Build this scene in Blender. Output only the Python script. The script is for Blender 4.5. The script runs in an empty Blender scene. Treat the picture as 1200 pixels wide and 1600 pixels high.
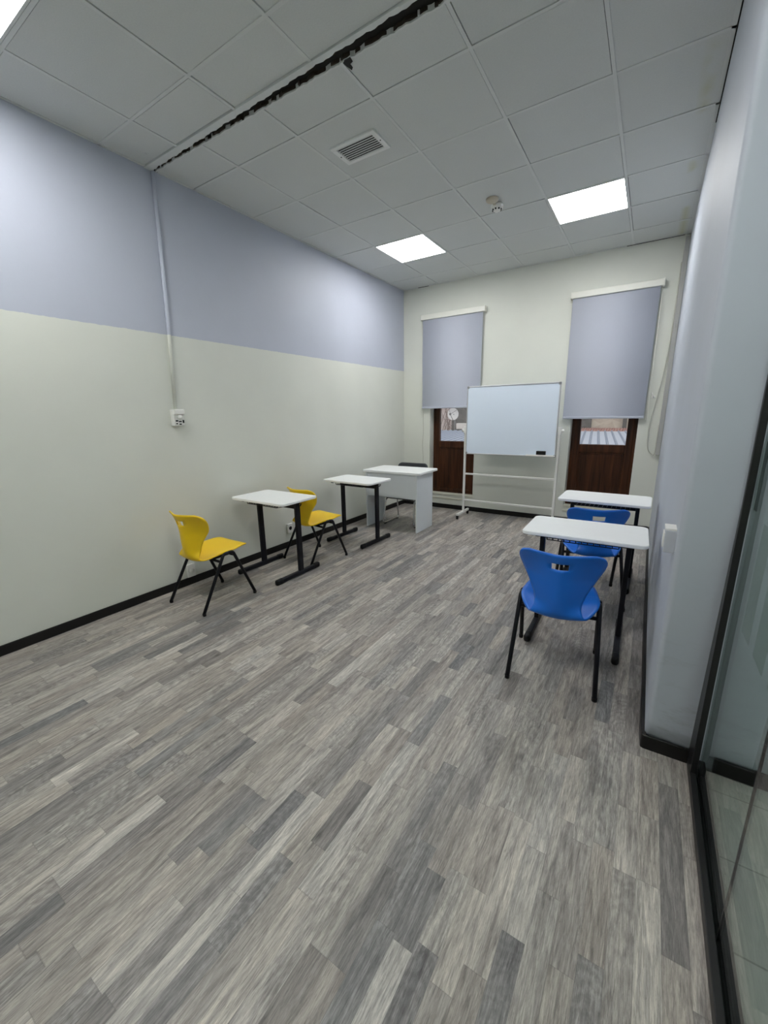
import bpy, bmesh, math, random
from mathutils import Vector, Matrix
random.seed(7)
PI = math.pi
COL = bpy.context.scene.collection

# ------------------------------------------------------------------ dimensions
H = 3.2675       # ceiling height
YB = 3.4216      # back wall face
XR = 3.484       # right wall face
YF = -3.8        # wall behind the camera
XG = 3.672       # glass partition plane

# ------------------------------------------------------------------ materials
def new_mat(name):
    m = bpy.data.materials.new(name); m.use_nodes = True
    nt = m.node_tree
    for n in list(nt.nodes):
        if n.type not in ('OUTPUT_MATERIAL', 'BSDF_PRINCIPLED'): nt.nodes.remove(n)
    b = nt.nodes['Principled BSDF']
    return m, nt, b

def N(nt, typ, **kw):
    n = nt.nodes.new(typ)
    for k, v in kw.items():
        if k.startswith('i_'):
            key = k[2:]
            key = int(key) if key.isdigit() else key
            n.inputs[key].default_value = v
        else: setattr(n, k, v)
    return n

def L(nt, a, b): nt.links.new(a, b)

def math_node(nt, op, a, b=None, clamp=False):
    n = nt.nodes.new('ShaderNodeMath'); n.operation = op; n.use_clamp = clamp
    for i, v in enumerate((a, b)):
        if v is None: continue
        if isinstance(v, (int, float)): n.inputs[i].default_value = v
        else: nt.links.new(v, n.inputs[i])
    return n.outputs[0]

def mixcol(nt, fac, a, b, mode='MIX'):
    n = nt.nodes.new('ShaderNodeMix'); n.data_type = 'RGBA'; n.blend_type = mode
    for s, v in ((n.inputs[0], fac), (n.inputs[6], a), (n.inputs[7], b)):
        if isinstance(v, (int, float)): s.default_value = v
        elif isinstance(v, tuple): s.default_value = (*v, 1) if len(v) == 3 else v
        else: nt.links.new(v, s)
    return n.outputs[2]

def geo_pos(nt):
    g = nt.nodes.new('ShaderNodeNewGeometry'); return g.outputs['Position']

def simple(name, col, rough=0.5, metal=0.0, spec=0.5, var=0.06, scale=9.0, bump=0.0, bscale=200.0):
    m, nt, b = new_mat(name)
    tc = N(nt, 'ShaderNodeTexCoord')
    nz = N(nt, 'ShaderNodeTexNoise'); nz.inputs['Scale'].default_value = scale; nz.inputs['Detail'].default_value = 4
    L(nt, tc.outputs['Object'], nz.inputs['Vector'])
    dk = tuple(c * (1 - var) for c in col); lt = tuple(min(1, c * (1 + var)) for c in col)
    L(nt, mixcol(nt, nz.outputs['Fac'], dk, lt), b.inputs['Base Color'])
    b.inputs['Roughness'].default_value = rough; b.inputs['Metallic'].default_value = metal
    b.inputs['Specular IOR Level'].default_value = spec
    if bump:
        n2 = N(nt, 'ShaderNodeTexNoise'); n2.inputs['Scale'].default_value = bscale
        L(nt, tc.outputs['Object'], n2.inputs['Vector'])
        bp = N(nt, 'ShaderNodeBump'); bp.inputs['Strength'].default_value = bump; bp.inputs['Distance'].default_value = 0.002
        L(nt, n2.outputs['Fac'], bp.inputs['Height']); L(nt, bp.outputs['Normal'], b.inputs['Normal'])
    return m

LAV = (0.475, 0.505, 0.590)
CREAM = (0.685, 0.700, 0.640)

def wall_mat(name, upper, lower=None, zline=2.118, rough=0.55, dirt=0.0):
    m, nt, b = new_mat(name)
    pos = geo_pos(nt)
    sep = N(nt, 'ShaderNodeSeparateXYZ'); L(nt, pos, sep.inputs[0])
    big = N(nt, 'ShaderNodeTexNoise'); big.inputs['Scale'].default_value = 1.6; big.inputs['Detail'].default_value = 5
    L(nt, pos, big.inputs['Vector'])
    fine = N(nt, 'ShaderNodeTexNoise'); fine.inputs['Scale'].default_value = 22; fine.inputs['Detail'].default_value = 6
    L(nt, pos, fine.inputs['Vector'])
    if lower is None: col = mixcol(nt, 0.0, upper, upper)
    else:
        wob = math_node(nt, 'MULTIPLY', math_node(nt, 'SUBTRACT', fine.outputs['Fac'], 0.5), 0.012)
        z = math_node(nt, 'ADD', sep.outputs['Z'], wob)
        col = mixcol(nt, math_node(nt, 'GREATER_THAN', z, zline), lower, upper)
    v = math_node(nt, 'ADD', math_node(nt, 'MULTIPLY', big.outputs['Fac'], 0.16), 0.92)
    vv = N(nt, 'ShaderNodeCombineColor'); [L(nt, v, vv.inputs[i]) for i in range(3)]
    col = mixcol(nt, 1.0, col, vv.outputs[0], 'MULTIPLY')
    if dirt:
        # dirty, scuffed zone low on the wall
        st = N(nt, 'ShaderNodeTexNoise'); st.inputs['Scale'].default_value = 5; st.inputs['Detail'].default_value = 6; st.inputs['Roughness'].default_value = 0.7
        mp = N(nt, 'ShaderNodeMapping'); mp.inputs['Scale'].default_value = (1, 1, 3.5)
        L(nt, pos, mp.inputs['Vector']); L(nt, mp.outputs[0], st.inputs['Vector'])
        r = N(nt, 'ShaderNodeValToRGB'); r.color_ramp.elements[0].position = 0.56; r.color_ramp.elements[1].position = 0.75
        L(nt, st.outputs['Fac'], r.inputs[0])
        low = math_node(nt, 'SUBTRACT', 1.0, math_node(nt, 'MULTIPLY', sep.outputs['Z'], 1.1), True)
        f = math_node(nt, 'MULTIPLY', math_node(nt, 'MULTIPLY', r.outputs[0], low), dirt)
        col = mixcol(nt, f, col, (0.22, 0.22, 0.21))
    L(nt, col, b.inputs['Base Color'])
    b.inputs['Roughness'].default_value = rough
    bp = N(nt, 'ShaderNodeBump'); bp.inputs['Strength'].default_value = 0.25; bp.inputs['Distance'].default_value = 0.004
    h = math_node(nt, 'ADD', math_node(nt, 'MULTIPLY', big.outputs['Fac'], 3.0), math_node(nt, 'MULTIPLY', fine.outputs['Fac'], 0.5))
    L(nt, h, bp.inputs['Height']); L(nt, bp.outputs['Normal'], b.inputs['Normal'])
    return m

def floor_mat():
    m, nt, b = new_mat('laminate_floor')
    pos = geo_pos(nt)
    sep = N(nt, 'ShaderNodeSeparateXYZ'); L(nt, pos, sep.inputs[0])
    X, Y = sep.outputs['X'], sep.outputs['Y']
    W = 0.0652
    px = math_node(nt, 'DIVIDE', math_node(nt, 'ADD', X, 5.0), W)
    i = math_node(nt, 'FLOOR', px)
    wn = N(nt, 'ShaderNodeTexWhiteNoise', noise_dimensions='1D'); L(nt, i, wn.inputs['W'])
    wsep = N(nt, 'ShaderNodeSeparateColor'); L(nt, wn.outputs['Color'], wsep.inputs[0])
    ln = math_node(nt, 'ADD', math_node(nt, 'MULTIPLY', wsep.outputs[0], 0.22), 0.30)
    off = math_node(nt, 'MULTIPLY', wsep.outputs[1], 7.0)
    py = math_node(nt, 'DIVIDE', math_node(nt, 'ADD', math_node(nt, 'ADD', Y, 20.0), off), ln)
    # two lengths alternate inside each strip so joints are not evenly spaced
    w1 = math_node(nt, 'MULTIPLY', math_node(nt, 'SINE', math_node(nt, 'MULTIPLY', py, 2.1)), 0.22)
    py = math_node(nt, 'ADD', py, w1)
    j = math_node(nt, 'FLOOR', py)
    cmb = N(nt, 'ShaderNodeCombineXYZ'); L(nt, i, cmb.inputs[0]); L(nt, j, cmb.inputs[1])
    r2 = N(nt, 'ShaderNodeTexWhiteNoise', noise_dimensions='2D'); L(nt, cmb.outputs[0], r2.inputs['Vector'])
    rs = N(nt, 'ShaderNodeSeparateColor'); L(nt, r2.outputs['Color'], rs.inputs[0])
    RA, RB, RC = rs.outputs[0], rs.outputs[1], rs.outputs[2]
    ramp = N(nt, 'ShaderNodeValToRGB')
    cr = ramp.color_ramp
    cr.elements[0].position = 0.0; cr.elements[0].color = (0.200, 0.198, 0.200, 1)
    cr.elements[1].position = 1.0; cr.elements[1].color = (0.64, 0.612, 0.575, 1)
    for p, c in ((0.14, (0.275, 0.27, 0.268)), (0.32, (0.385, 0.358, 0.334)), (0.58, (0.452, 0.420, 0.385)), (0.80, (0.53, 0.497, 0.457))):
        e = cr.elements.new(p); e.color = (*c, 1)
    L(nt, RA, ramp.inputs[0])
    # warm / cool shift per strip
    col = mixcol(nt, math_node(nt, 'MULTIPLY', RB, 0.35), ramp.outputs[0], (0.41, 0.345, 0.305))
    col = mixcol(nt, math_node(nt, 'MULTIPLY', RC, 0.25), col, (0.34, 0.37, 0.41))
    # grain coordinates: stretched along Y, different for every strip
    gx = math_node(nt, 'ADD', X, math_node(nt, 'MULTIPLY', RA, 31.0))
    gy = math_node(nt, 'ADD', Y, math_node(nt, 'MULTIPLY', RB, 17.0))
    gc = N(nt, 'ShaderNodeCombineXYZ'); L(nt, math_node(nt, 'MULTIPLY', gx, 11.0), gc.inputs[0]); L(nt, gy, gc.inputs[1])
    L(nt, math_node(nt, 'MULTIPLY', RC, 9.0), gc.inputs[2])
    g1 = N(nt, 'ShaderNodeTexNoise'); g1.inputs['Scale'].default_value = 5.0; g1.inputs['Detail'].default_value = 7; g1.inputs['Roughness'].default_value = 0.65; g1.inputs['Distortion'].default_value = 0.8
    L(nt, gc.outputs[0], g1.inputs['Vector'])
    gc2 = N(nt, 'ShaderNodeCombineXYZ'); L(nt, math_node(nt, 'MULTIPLY', gx, 14.0), gc2.inputs[0]); L(nt, gy, gc2.inputs[1])
    g2 = N(nt, 'ShaderNodeTexNoise'); g2.inputs['Scale'].default_value = 19.0; g2.inputs['Detail'].default_value = 6; g2.inputs['Roughness'].default_value = 0.8; g2.inputs['Distortion'].default_value = 0.6
    L(nt, gc2.outputs[0], g2.inputs['Vector'])
    # cathedral figure on part of the strips
    wv = N(nt, 'ShaderNodeTexWave', wave_type='RINGS', rings_direction='Z')
    wv.inputs['Scale'].default_value = 1.15; wv.inputs['Distortion'].default_value = 11.0; wv.inputs['Detail'].default_value = 5; wv.inputs['Detail Scale'].default_value = 1.6; wv.inputs['Detail Roughness'].default_value = 0.72
    gc3 = N(nt, 'ShaderNodeCombineXYZ')
    lx = math_node(nt, 'SUBTRACT', math_node(nt, 'FRACT', px), RB)
    L(nt, math_node(nt, 'MULTIPLY', lx, 1.1), gc3.inputs[0]); L(nt, math_node(nt, 'MULTIPLY', math_node(nt, 'FRACT', py), 2.4), gc3.inputs[1]); L(nt, math_node(nt, 'MULTIPLY', RA, 50.0), gc3.inputs[2])
    L(nt, gc3.outputs[0], wv.inputs['Vector'])
    cath = math_node(nt, 'MULTIPLY', math_node(nt, 'MULTIPLY', math_node(nt, 'SUBTRACT', RC, 0.62, True), 2.6, True), 0.62)
    ra1 = N(nt, 'ShaderNodeValToRGB'); ra1.color_ramp.elements[0].position = 0.36; ra1.color_ramp.elements[1].position = 0.66
    ra1.color_ramp.elements[0].color = (0.52, 0.52, 0.535, 1); ra1.color_ramp.elements[1].color = (1.14, 1.14, 1.12, 1)
    L(nt, g1.outputs['Fac'], ra1.inputs[0])
    col = mixcol(nt, 0.85, col, ra1.outputs[0], 'MULTIPLY')
    gc4 = N(nt, 'ShaderNodeCombineXYZ'); L(nt, math_node(nt, 'MULTIPLY', gx, 9.0), gc4.inputs[0]); L(nt, math_node(nt, 'MULTIPLY', gy, 0.9), gc4.inputs[1]); L(nt, math_node(nt, 'MULTIPLY', RA, 7.0), gc4.inputs[2])
    g4 = N(nt, 'ShaderNodeTexNoise'); g4.inputs['Scale'].default_value = 2.6; g4.inputs['Detail'].default_value = 5; g4.inputs['Roughness'].default_value = 0.6; g4.inputs['Distortion'].default_value = 1.5
    L(nt, gc4.outputs[0], g4.inputs['Vector'])
    ra4 = N(nt, 'ShaderNodeValToRGB'); ra4.color_ramp.elements[0].position = 0.30; ra4.color_ramp.elements[1].position = 0.50
    ra4.color_ramp.elements[0].color = (0.52, 0.51, 0.52, 1); ra4.color_ramp.elements[1].color = (1.03, 1.03, 1.03, 1)
    L(nt, g4.outputs['Fac'], ra4.inputs[0])
    col = mixcol(nt, 0.8, col, ra4.outputs[0], 'MULTIPLY')
    ra2 = N(nt, 'ShaderNodeValToRGB'); ra2.color_ramp.elements[0].position = 0.36; ra2.color_ramp.elements[1].position = 0.60
    ra2.color_ramp.elements[0].color = (0.50, 0.49, 0.485, 1); ra2.color_ramp.elements[1].color = (1.16, 1.16, 1.15, 1)
    L(nt, g2.outputs['Fac'], ra2.inputs[0])
    col = mixcol(nt, 0.8, col, ra2.outputs[0], 'MULTIPLY')
    ra3 = N(nt, 'ShaderNodeValToRGB'); ra3.color_ramp.elements[0].color = (0.60, 0.59, 0.585, 1); ra3.color_ramp.elements[1].color = (1.12, 1.12, 1.12, 1)
    L(nt, wv.outputs['Fac'], ra3.inputs[0])
    col = mixcol(nt, cath, col, ra3.outputs[0], 'MULTIPLY')
    # knots
    kc = N(nt, 'ShaderNodeCombineXYZ'); L(nt, math_node(nt, 'MULTIPLY', X, 3.6), kc.inputs[0]); L(nt, math_node(nt, 'MULTIPLY', Y, 2.0), kc.inputs[1])
    vo = N(nt, 'ShaderNodeTexVoronoi'); vo.inputs['Scale'].default_value = 1.0; L(nt, kc.outputs[0], vo.inputs['Vector'])
    kd = math_node(nt, 'ADD', vo.outputs['Distance'], math_node(nt, 'MULTIPLY', g1.outputs['Fac'], 0.04))
    kr = N(nt, 'ShaderNodeValToRGB'); kr.color_ramp.elements[0].position = 0.03; kr.color_ramp.elements[1].position = 0.085
    kr.color_ramp.elements[0].color = (0.35, 0.34, 0.33, 1); kr.color_ramp.elements[1].color = (1, 1, 1, 1)
    L(nt, kd, kr.inputs[0])
    col = mixcol(nt, 0.85, col, kr.outputs[0], 'MULTIPLY')
    # thin seams
    fx = math_node(nt, 'FRACT', px); ex = math_node(nt, 'MINIMUM', fx, math_node(nt, 'SUBTRACT', 1.0, fx))
    fy = math_node(nt, 'FRACT', py); ey = math_node(nt, 'MINIMUM', fy, math_node(nt, 'SUBTRACT', 1.0, fy))
    sx = math_node(nt, 'LESS_THAN', ex, 0.013); sy = math_node(nt, 'LESS_THAN', ey, 0.0035)
    seam = math_node(nt, 'MULTIPLY', math_node(nt, 'MAXIMUM', sx, sy), 0.28)
    col = mixcol(nt, seam, col, (0.11, 0.105, 0.10))
    hs = N(nt, 'ShaderNodeHueSaturation'); hs.inputs['Saturation'].default_value = 1.0; hs.inputs['Value'].default_value = 0.98
    L(nt, mixcol(nt, 1.0, col, (1.018, 1.0, 0.975), 'MULTIPLY'), hs.inputs['Color'])
    L(nt, hs.outputs[0], b.inputs['Base Color'])
    b.inputs['Roughness'].default_value = 0.42
    b.inputs['Specular IOR Level'].default_value = 0.4
    bp = N(nt, 'ShaderNodeBump'); bp.inputs['Strength'].default_value = 0.12; bp.inputs['Distance'].default_value = 0.001
    L(nt, g2.outputs['Fac'], bp.inputs['Height']); L(nt, bp.outputs['Normal'], b.inputs['Normal'])
    return m

def tile_floor_mat():
    m, nt, b = new_mat('corridor_tile')
    pos = geo_pos(nt)
    br = N(nt, 'ShaderNodeTexBrick'); br.offset = 0.0; br.squash = 1.0
    br.inputs['Scale'].default_value = 1.0; br.inputs['Mortar Size'].default_value = 0.003
    br.inputs['Brick Width'].default_value = 1.2; br.inputs['Row Height'].default_value = 0.3
    br.inputs['Color1'].default_value = (0.36, 0.375, 0.35, 1); br.inputs['Color2'].default_value = (0.41, 0.42, 0.395, 1); br.inputs['Mortar'].default_value = (0.17, 0.18, 0.17, 1)
    L(nt, pos, br.inputs['Vector'])
    nz = N(nt, 'ShaderNodeTexNoise'); nz.inputs['Scale'].default_value = 3.0; nz.inputs['Detail'].default_value = 6
    L(nt, pos, nz.inputs['Vector'])
    rr = N(nt, 'ShaderNodeValToRGB'); rr.color_ramp.elements[0].color = (0.72, 0.72, 0.72, 1); rr.color_ramp.elements[1].color = (1.15, 1.15, 1.15, 1)
    L(nt, nz.outputs['Fac'], rr.inputs[0])
    L(nt, mixcol(nt, 1.0, br.outputs[0], rr.outputs[0], 'MULTIPLY'), b.inputs['Base Color'])
    b.inputs['Roughness'].default_value = 0.5
    return m

def wood_door_mat():
    m, nt, b = new_mat('brown_door_foil')
    tc = N(nt, 'ShaderNodeTexCoord')
    mp = N(nt, 'ShaderNodeMapping'); mp.inputs['Scale'].default_value = (26, 26, 1.6)
    L(nt, tc.outputs['Object'], mp.inputs['Vector'])
    nz = N(nt, 'ShaderNodeTexNoise'); nz.inputs['Scale'].default_value = 1.0; nz.inputs['Detail'].default_value = 6; nz.inputs['Distortion'].default_value = 0.6
    L(nt, mp.outputs[0], nz.inputs['Vector'])
    r = N(nt, 'ShaderNodeValToRGB')
    r.color_ramp.elements[0].position = 0.3; r.color_ramp.elements[0].color = (0.014, 0.005, 0.002, 1)
    r.color_ramp.elements[1].position = 0.72; r.color_ramp.elements[1].color = (0.088, 0.030, 0.011, 1)
    L(nt, nz.outputs['Fac'], r.inputs[0]); L(nt, r.outputs[0], b.inputs['Base Color'])
    b.inputs['Roughness'].default_value = 0.45; b.inputs['Specular IOR Level'].default_value = 0.25
    return m

def ceiling_tile_mat():
    m, nt, b = new_mat('mineral_ceiling_tile')
    pos = geo_pos(nt)
    oi = N(nt, 'ShaderNodeTexNoise'); oi.inputs['Scale'].default_value = 130; oi.inputs['Detail'].default_value = 3
    L(nt, pos, oi.inputs['Vector'])
    big = N(nt, 'ShaderNodeTexNoise'); big.inputs['Scale'].default_value = 1.7; L(nt, pos, big.inputs['Vector'])
    c = mixcol(nt, oi.outputs['Fac'], (0.60, 0.625, 0.615), (0.70, 0.72, 0.71))
    c = mixcol(nt, math_node(nt, 'MULTIPLY', big.outputs['Fac'], 0.35), c, (0.56, 0.575, 0.56))
    # yellow water marks along the right-hand wall
    sep = N(nt, 'ShaderNodeSeparateXYZ'); L(nt, pos, sep.inputs[0])
    edge = math_node(nt, 'MULTIPLY', math_node(nt, 'SUBTRACT', 1.0, math_node(nt, 'MULTIPLY', math_node(nt, 'ABSOLUTE', math_node(nt, 'SUBTRACT', sep.outputs['X'], 3.40)), 22.0), True), 1.0)
    st = N(nt, 'ShaderNodeTexNoise'); st.inputs['Scale'].default_value = 2.6; L(nt, pos, st.inputs['Vector'])
    rr = N(nt, 'ShaderNodeValToRGB'); rr.color_ramp.elements[0].position = 0.5; rr.color_ramp.elements[1].position = 0.62
    L(nt, st.outputs['Fac'], rr.inputs[0])
    c = mixcol(nt, math_node(nt, 'MULTIPLY', math_node(nt, 'MULTIPLY', edge, rr.outputs[0]), 0.55), c, (0.50, 0.50, 0.28))
    L(nt, c, b.inputs['Base Color']); b.inputs['Roughness'].default_value = 0.9
    bp = N(nt, 'ShaderNodeBump'); bp.inputs['Strength'].default_value = 0.3; bp.inputs['Distance'].default_value = 0.002
    L(nt, oi.outputs['Fac'], bp.inputs['Height']); L(nt, bp.outputs['Normal'], b.inputs['Normal'])
    return m

def glass_mat(name, tint=(0.90, 0.94, 0.92), refl=0.10):
    m, nt, b = new_mat(name); nt.nodes.remove(b)
    out = [n for n in nt.nodes if n.type == 'OUTPUT_MATERIAL'][0]
    tr = N(nt, 'ShaderNodeBsdfTransparent'); tr.inputs[0].default_value = (*tint, 1)
    gl = N(nt, 'ShaderNodeBsdfGlossy'); gl.inputs['Roughness'].default_value = 0.01
    g = N(nt, 'ShaderNodeNewGeometry')
    vd = N(nt, 'ShaderNodeVectorMath', operation='DOT_PRODUCT'); L(nt, g.outputs['Normal'], vd.inputs[0]); L(nt, g.outputs['Incoming'], vd.inputs[1])
    k = math_node(nt, 'SUBTRACT', 1.0, math_node(nt, 'ABSOLUTE', vd.outputs['Value']), True)
    fr = math_node(nt, 'ADD', math_node(nt, 'MULTIPLY', math_node(nt, 'POWER', k, 5.0), 0.96), 0.04, True)
    nz = N(nt, 'ShaderNodeTexNoise'); nz.inputs['Scale'].default_value = 2.0
    f = math_node(nt, 'ADD', fr, math_node(nt, 'MULTIPLY', nz.outputs['Fac'], refl * 0.1), True)
    mx = N(nt, 'ShaderNodeMixShader'); L(nt, f, mx.inputs[0]); L(nt, tr.outputs[0], mx.inputs[1]); L(nt, gl.outputs[0], mx.inputs[2])
    L(nt, mx.outputs[0], out.inputs[0])
    return m

def emit_mat(name, col, strength):
    m, nt, b = new_mat(name)
    tc = N(nt, 'ShaderNodeTexCoord')
    wv = N(nt, 'ShaderNodeTexWave', bands_direction='X'); wv.inputs['Scale'].default_value = 2.2; wv.inputs['Distortion'].default_value = 0.3
    L(nt, tc.outputs['Object'], wv.inputs['Vector'])
    s = math_node(nt, 'MULTIPLY', math_node(nt, 'ADD', math_node(nt, 'MULTIPLY', wv.outputs['Fac'], 0.08), 0.96), strength)
    b.inputs['Base Color'].default_value = (0.8, 0.8, 0.8, 1)
    b.inputs['Emission Color'].default_value = (*col, 1)
    L(nt, s, b.inputs['Emission Strength'])
    return m

def blind_mat():
    m, nt, b = new_mat('grey_lavender_blind_fabric')
    pos = geo_pos(nt)
    mp = N(nt, 'ShaderNodeMapping'); mp.inputs['Scale'].default_value = (420, 420, 420); L(nt, pos, mp.inputs['Vector'])
    nz = N(nt, 'ShaderNodeTexNoise'); nz.inputs['Scale'].default_value = 1.0; L(nt, mp.outputs[0], nz.inputs['Vector'])
    b2 = N(nt, 'ShaderNodeTexNoise'); b2.inputs['Scale'].default_value = 2.2; L(nt, pos, b2.inputs['Vector'])
    c = mixcol(nt, nz.outputs['Fac'], (0.46, 0.49, 0.575), (0.54, 0.57, 0.655))
    c = mixcol(nt, math_node(nt, 'MULTIPLY', b2.outputs['Fac'], 0.3), c, (0.52, 0.53, 0.60))
    L(nt, c, b.inputs['Base Color']); b.inputs['Roughness'].default_value = 0.85
    return m

def stone_mat(name, c1, c2, scale=9.0):
    m, nt, b = new_mat(name)
    pos = geo_pos(nt)
    vo = N(nt, 'ShaderNodeTexVoronoi'); vo.inputs['Scale'].default_value = scale; L(nt, pos, vo.inputs['Vector'])
    nz = N(nt, 'ShaderNodeTexNoise'); nz.inputs['Scale'].default_value = scale * 0.6; nz.inputs['Detail'].default_value = 6; L(nt, pos, nz.inputs['Vector'])
    s = N(nt, 'ShaderNodeSeparateColor'); L(nt, vo.outputs['Color'], s.inputs[0])
    c = mixcol(nt, s.outputs[0], c1, c2)
    c = mixcol(nt, math_node(nt, 'MULTIPLY', nz.outputs['Fac'], 0.6), c, tuple(x * 0.55 for x in c1))
    L(nt, c, b.inputs['Base Color']); b.inputs['Roughness'].default_value = 0.9
    return m

M = {}
M['floor'] = floor_mat()
M['tile_floor'] = tile_floor_mat()
M['wall_left'] = wall_mat('painted_wall_lavender_over_cream', LAV, CREAM)
M['wall_cream'] = wall_mat('painted_wall_cream', (0.70, 0.715, 0.650))
M['wall_right'] = wall_mat('painted_wall_grey_lavender', (0.475, 0.51, 0.575), rough=0.6, dirt=0.55)
M['wall_corr'] = wall_mat('painted_wall_pale_grey', (0.62, 0.65, 0.64))
M['ceil_tile'] = ceiling_tile_mat()
M['ceil_tee'] = simple('white_ceiling_grid_tee', (0.66, 0.68, 0.67), 0.5)
M['shade_black'] = simple('shade_black', (0.012, 0.011, 0.010), 0.9, var=0.3)  # near-black that paints the shade inside gaps; also used on vent screws
M['rubble'] = simple('dark_brown_plaster_break', (0.045, 0.033, 0.024), 0.95, var=0.7, scale=30, bump=1.0, bscale=50)
M['white_plastic'] = simple('white_plastic', (0.80, 0.80, 0.77), 0.4, var=0.03)
M['white_lam'] = simple('white_laminate', (0.90, 0.92, 0.92), 0.35, var=0.02)
M['white_panel'] = simple('white_melamine_board', (0.74, 0.78, 0.81), 0.45, var=0.03)
M['white_metal'] = simple('white_powder_coated_tube', (0.76, 0.76, 0.73), 0.4, var=0.03)
M['black_metal'] = simple('black_powder_coated_steel', (0.006, 0.0065, 0.010), 0.45, spec=0.25, var=0.2)
M['black_plastic'] = simple('black_plastic', (0.006, 0.006, 0.007), 0.5, spec=0.25, var=0.2)
M['black_base'] = simple('black_skirting_board', (0.008, 0.0075, 0.0075), 0.42, spec=0.3, var=0.4, scale=5)
M['black_alu'] = simple('black_anodised_frame', (0.008, 0.008, 0.009), 0.35, var=0.2)
M['grey_rail'] = simple('dark_grey_anodised_track', (0.012, 0.012, 0.0125), 0.4, spec=0.35, var=0.2)
M['yellow'] = simple('yellow_polypropylene', (0.86, 0.57, 0.004), 0.38, var=0.03)
M['blue'] = simple('blue_polypropylene', (0.003, 0.140, 0.62), 0.36, var=0.04)
M['chrome'] = simple('chrome_tube', (0.75, 0.75, 0.76), 0.12, metal=1.0, var=0.02)
M['black_seat'] = simple('black_padded_vinyl', (0.020, 0.024, 0.028), 0.5, var=0.15)
M['alu'] = simple('aluminium_trim', (0.62, 0.63, 0.65), 0.35, metal=0.8, var=0.04)
M['board'] = simple('whiteboard_enamel', (0.70, 0.79, 0.90), 0.22, var=0.015, scale=3)
M['grey_felt'] = simple('grey_corner_plastic', (0.30, 0.31, 0.32), 0.5)
M['door'] = wood_door_mat()
M['door_rubber'] = simple('door_gasket', (0.02, 0.012, 0.01), 0.5)
M['glass'] = glass_mat('door_window_glass', (0.95, 0.96, 0.96))
M['part_glass'] = glass_mat('partition_glass', (0.86, 0.92, 0.89))
M['film'] = simple('grey_green_window_film', (0.24, 0.30, 0.28), 0.6)
M['film_dark'] = simple('dark_grey_window_film', (0.14, 0.155, 0.17), 0.5)
M['blind'] = blind_mat()
M['cream_plastic'] = simple('cream_cassette_plastic', (0.80, 0.80, 0.73), 0.4, var=0.02)
M['grey_trunk'] = simple('grey_painted_trunking', (0.40, 0.40, 0.385), 0.6, var=0.12)
M['cable'] = simple('dirty_white_cable', (0.56, 0.56, 0.50), 0.5)
M['beige'] = simple('beige_plastic_base', (0.55, 0.50, 0.40), 0.5)
M['vent'] = simple('white_vent_frame', (0.80, 0.81, 0.80), 0.5)
M['vent_slat'] = simple('grey_vent_slat', (0.62, 0.63, 0.63), 0.5)
M['light'] = emit_mat('led_panel_diffuser', (1.0, 0.995, 0.985), 23.5)
M['sill'] = simple('pale_painted_ledge', (0.62, 0.62, 0.53), 0.6, var=0.1)
M['roof_metal'] = simple('pale_corrugated_roof_metal', (0.52, 0.56, 0.64), 0.5, var=0.05)
M['roof_rib'] = simple('bluish_roof_rib', (0.26, 0.30, 0.38), 0.5)
M['switch'] = simple('pale_grey_switch_plastic', (0.50, 0.52, 0.57), 0.45)
M['conduit'] = wall_mat('painted_conduit', tuple(c*1.08 for c in LAV), tuple(c*1.10 for c in CREAM))
M['stone'] = stone_mat('pale_stone_facade', (0.70, 0.58, 0.48), (0.90, 0.80, 0.67), 3.5)
M['pink_stone'] = stone_mat('pinkish_stone_facade', (0.70, 0.58, 0.54), (0.88, 0.78, 0.74), 4.0)
M['brick_red'] = stone_mat('red_roof_tiles', (0.42, 0.22, 0.19), (0.60, 0.36, 0.31), 9.0)
M['dark_stone'] = stone_mat('dark_grey_render', (0.16, 0.15, 0.14), (0.24, 0.22, 0.21), 6.0)
M['bark'] = simple('grey_brown_bark', (0.34, 0.27, 0.25), 0.9, var=0.3, scale=20)
M['dish'] = simple('pale_dish_metal', (0.78, 0.74, 0.70), 0.5, var=0.05)
M['asphalt'] = simple('grey_asphalt', (0.20, 0.19, 0.185), 0.9, var=0.2, scale=2)

# ------------------------------------------------------------------ mesh helpers
def box(bm, x0, x1, y0, y1, z0, z1, bev=0.0, seg=2, mi=0):
    vs = [bm.verts.new((x, y, z)) for z in (z0, z1) for y in (y0, y1) for x in (x0, x1)]
    q = [(0, 2, 3, 1), (4, 5, 7, 6), (0, 1, 5, 4), (2, 6, 7, 3), (0, 4, 6, 2), (1, 3, 7, 5)]
    fs = [bm.faces.new([vs[i] for i in f]) for f in q]
    for f in fs: f.material_index = mi
    if bev:
        es = list({e for f in fs for e in f.edges})
        bmesh.ops.bevel(bm, geom=es, offset=bev, segments=seg, profile=0.5, affect='EDGES')
    return vs

def rrect(w, d, r, n=6):
    pts = []
    for cx, cy, a0 in ((w/2-r, d/2-r, 0), (-w/2+r, d/2-r, PI/2), (-w/2+r, -d/2+r, PI), (w/2-r, -d/2+r, 1.5*PI)):
        for k in range(n+1):
            a = a0 + PI/2*k/n; pts.append((cx + r*math.cos(a), cy + r*math.sin(a)))
    return pts

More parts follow.
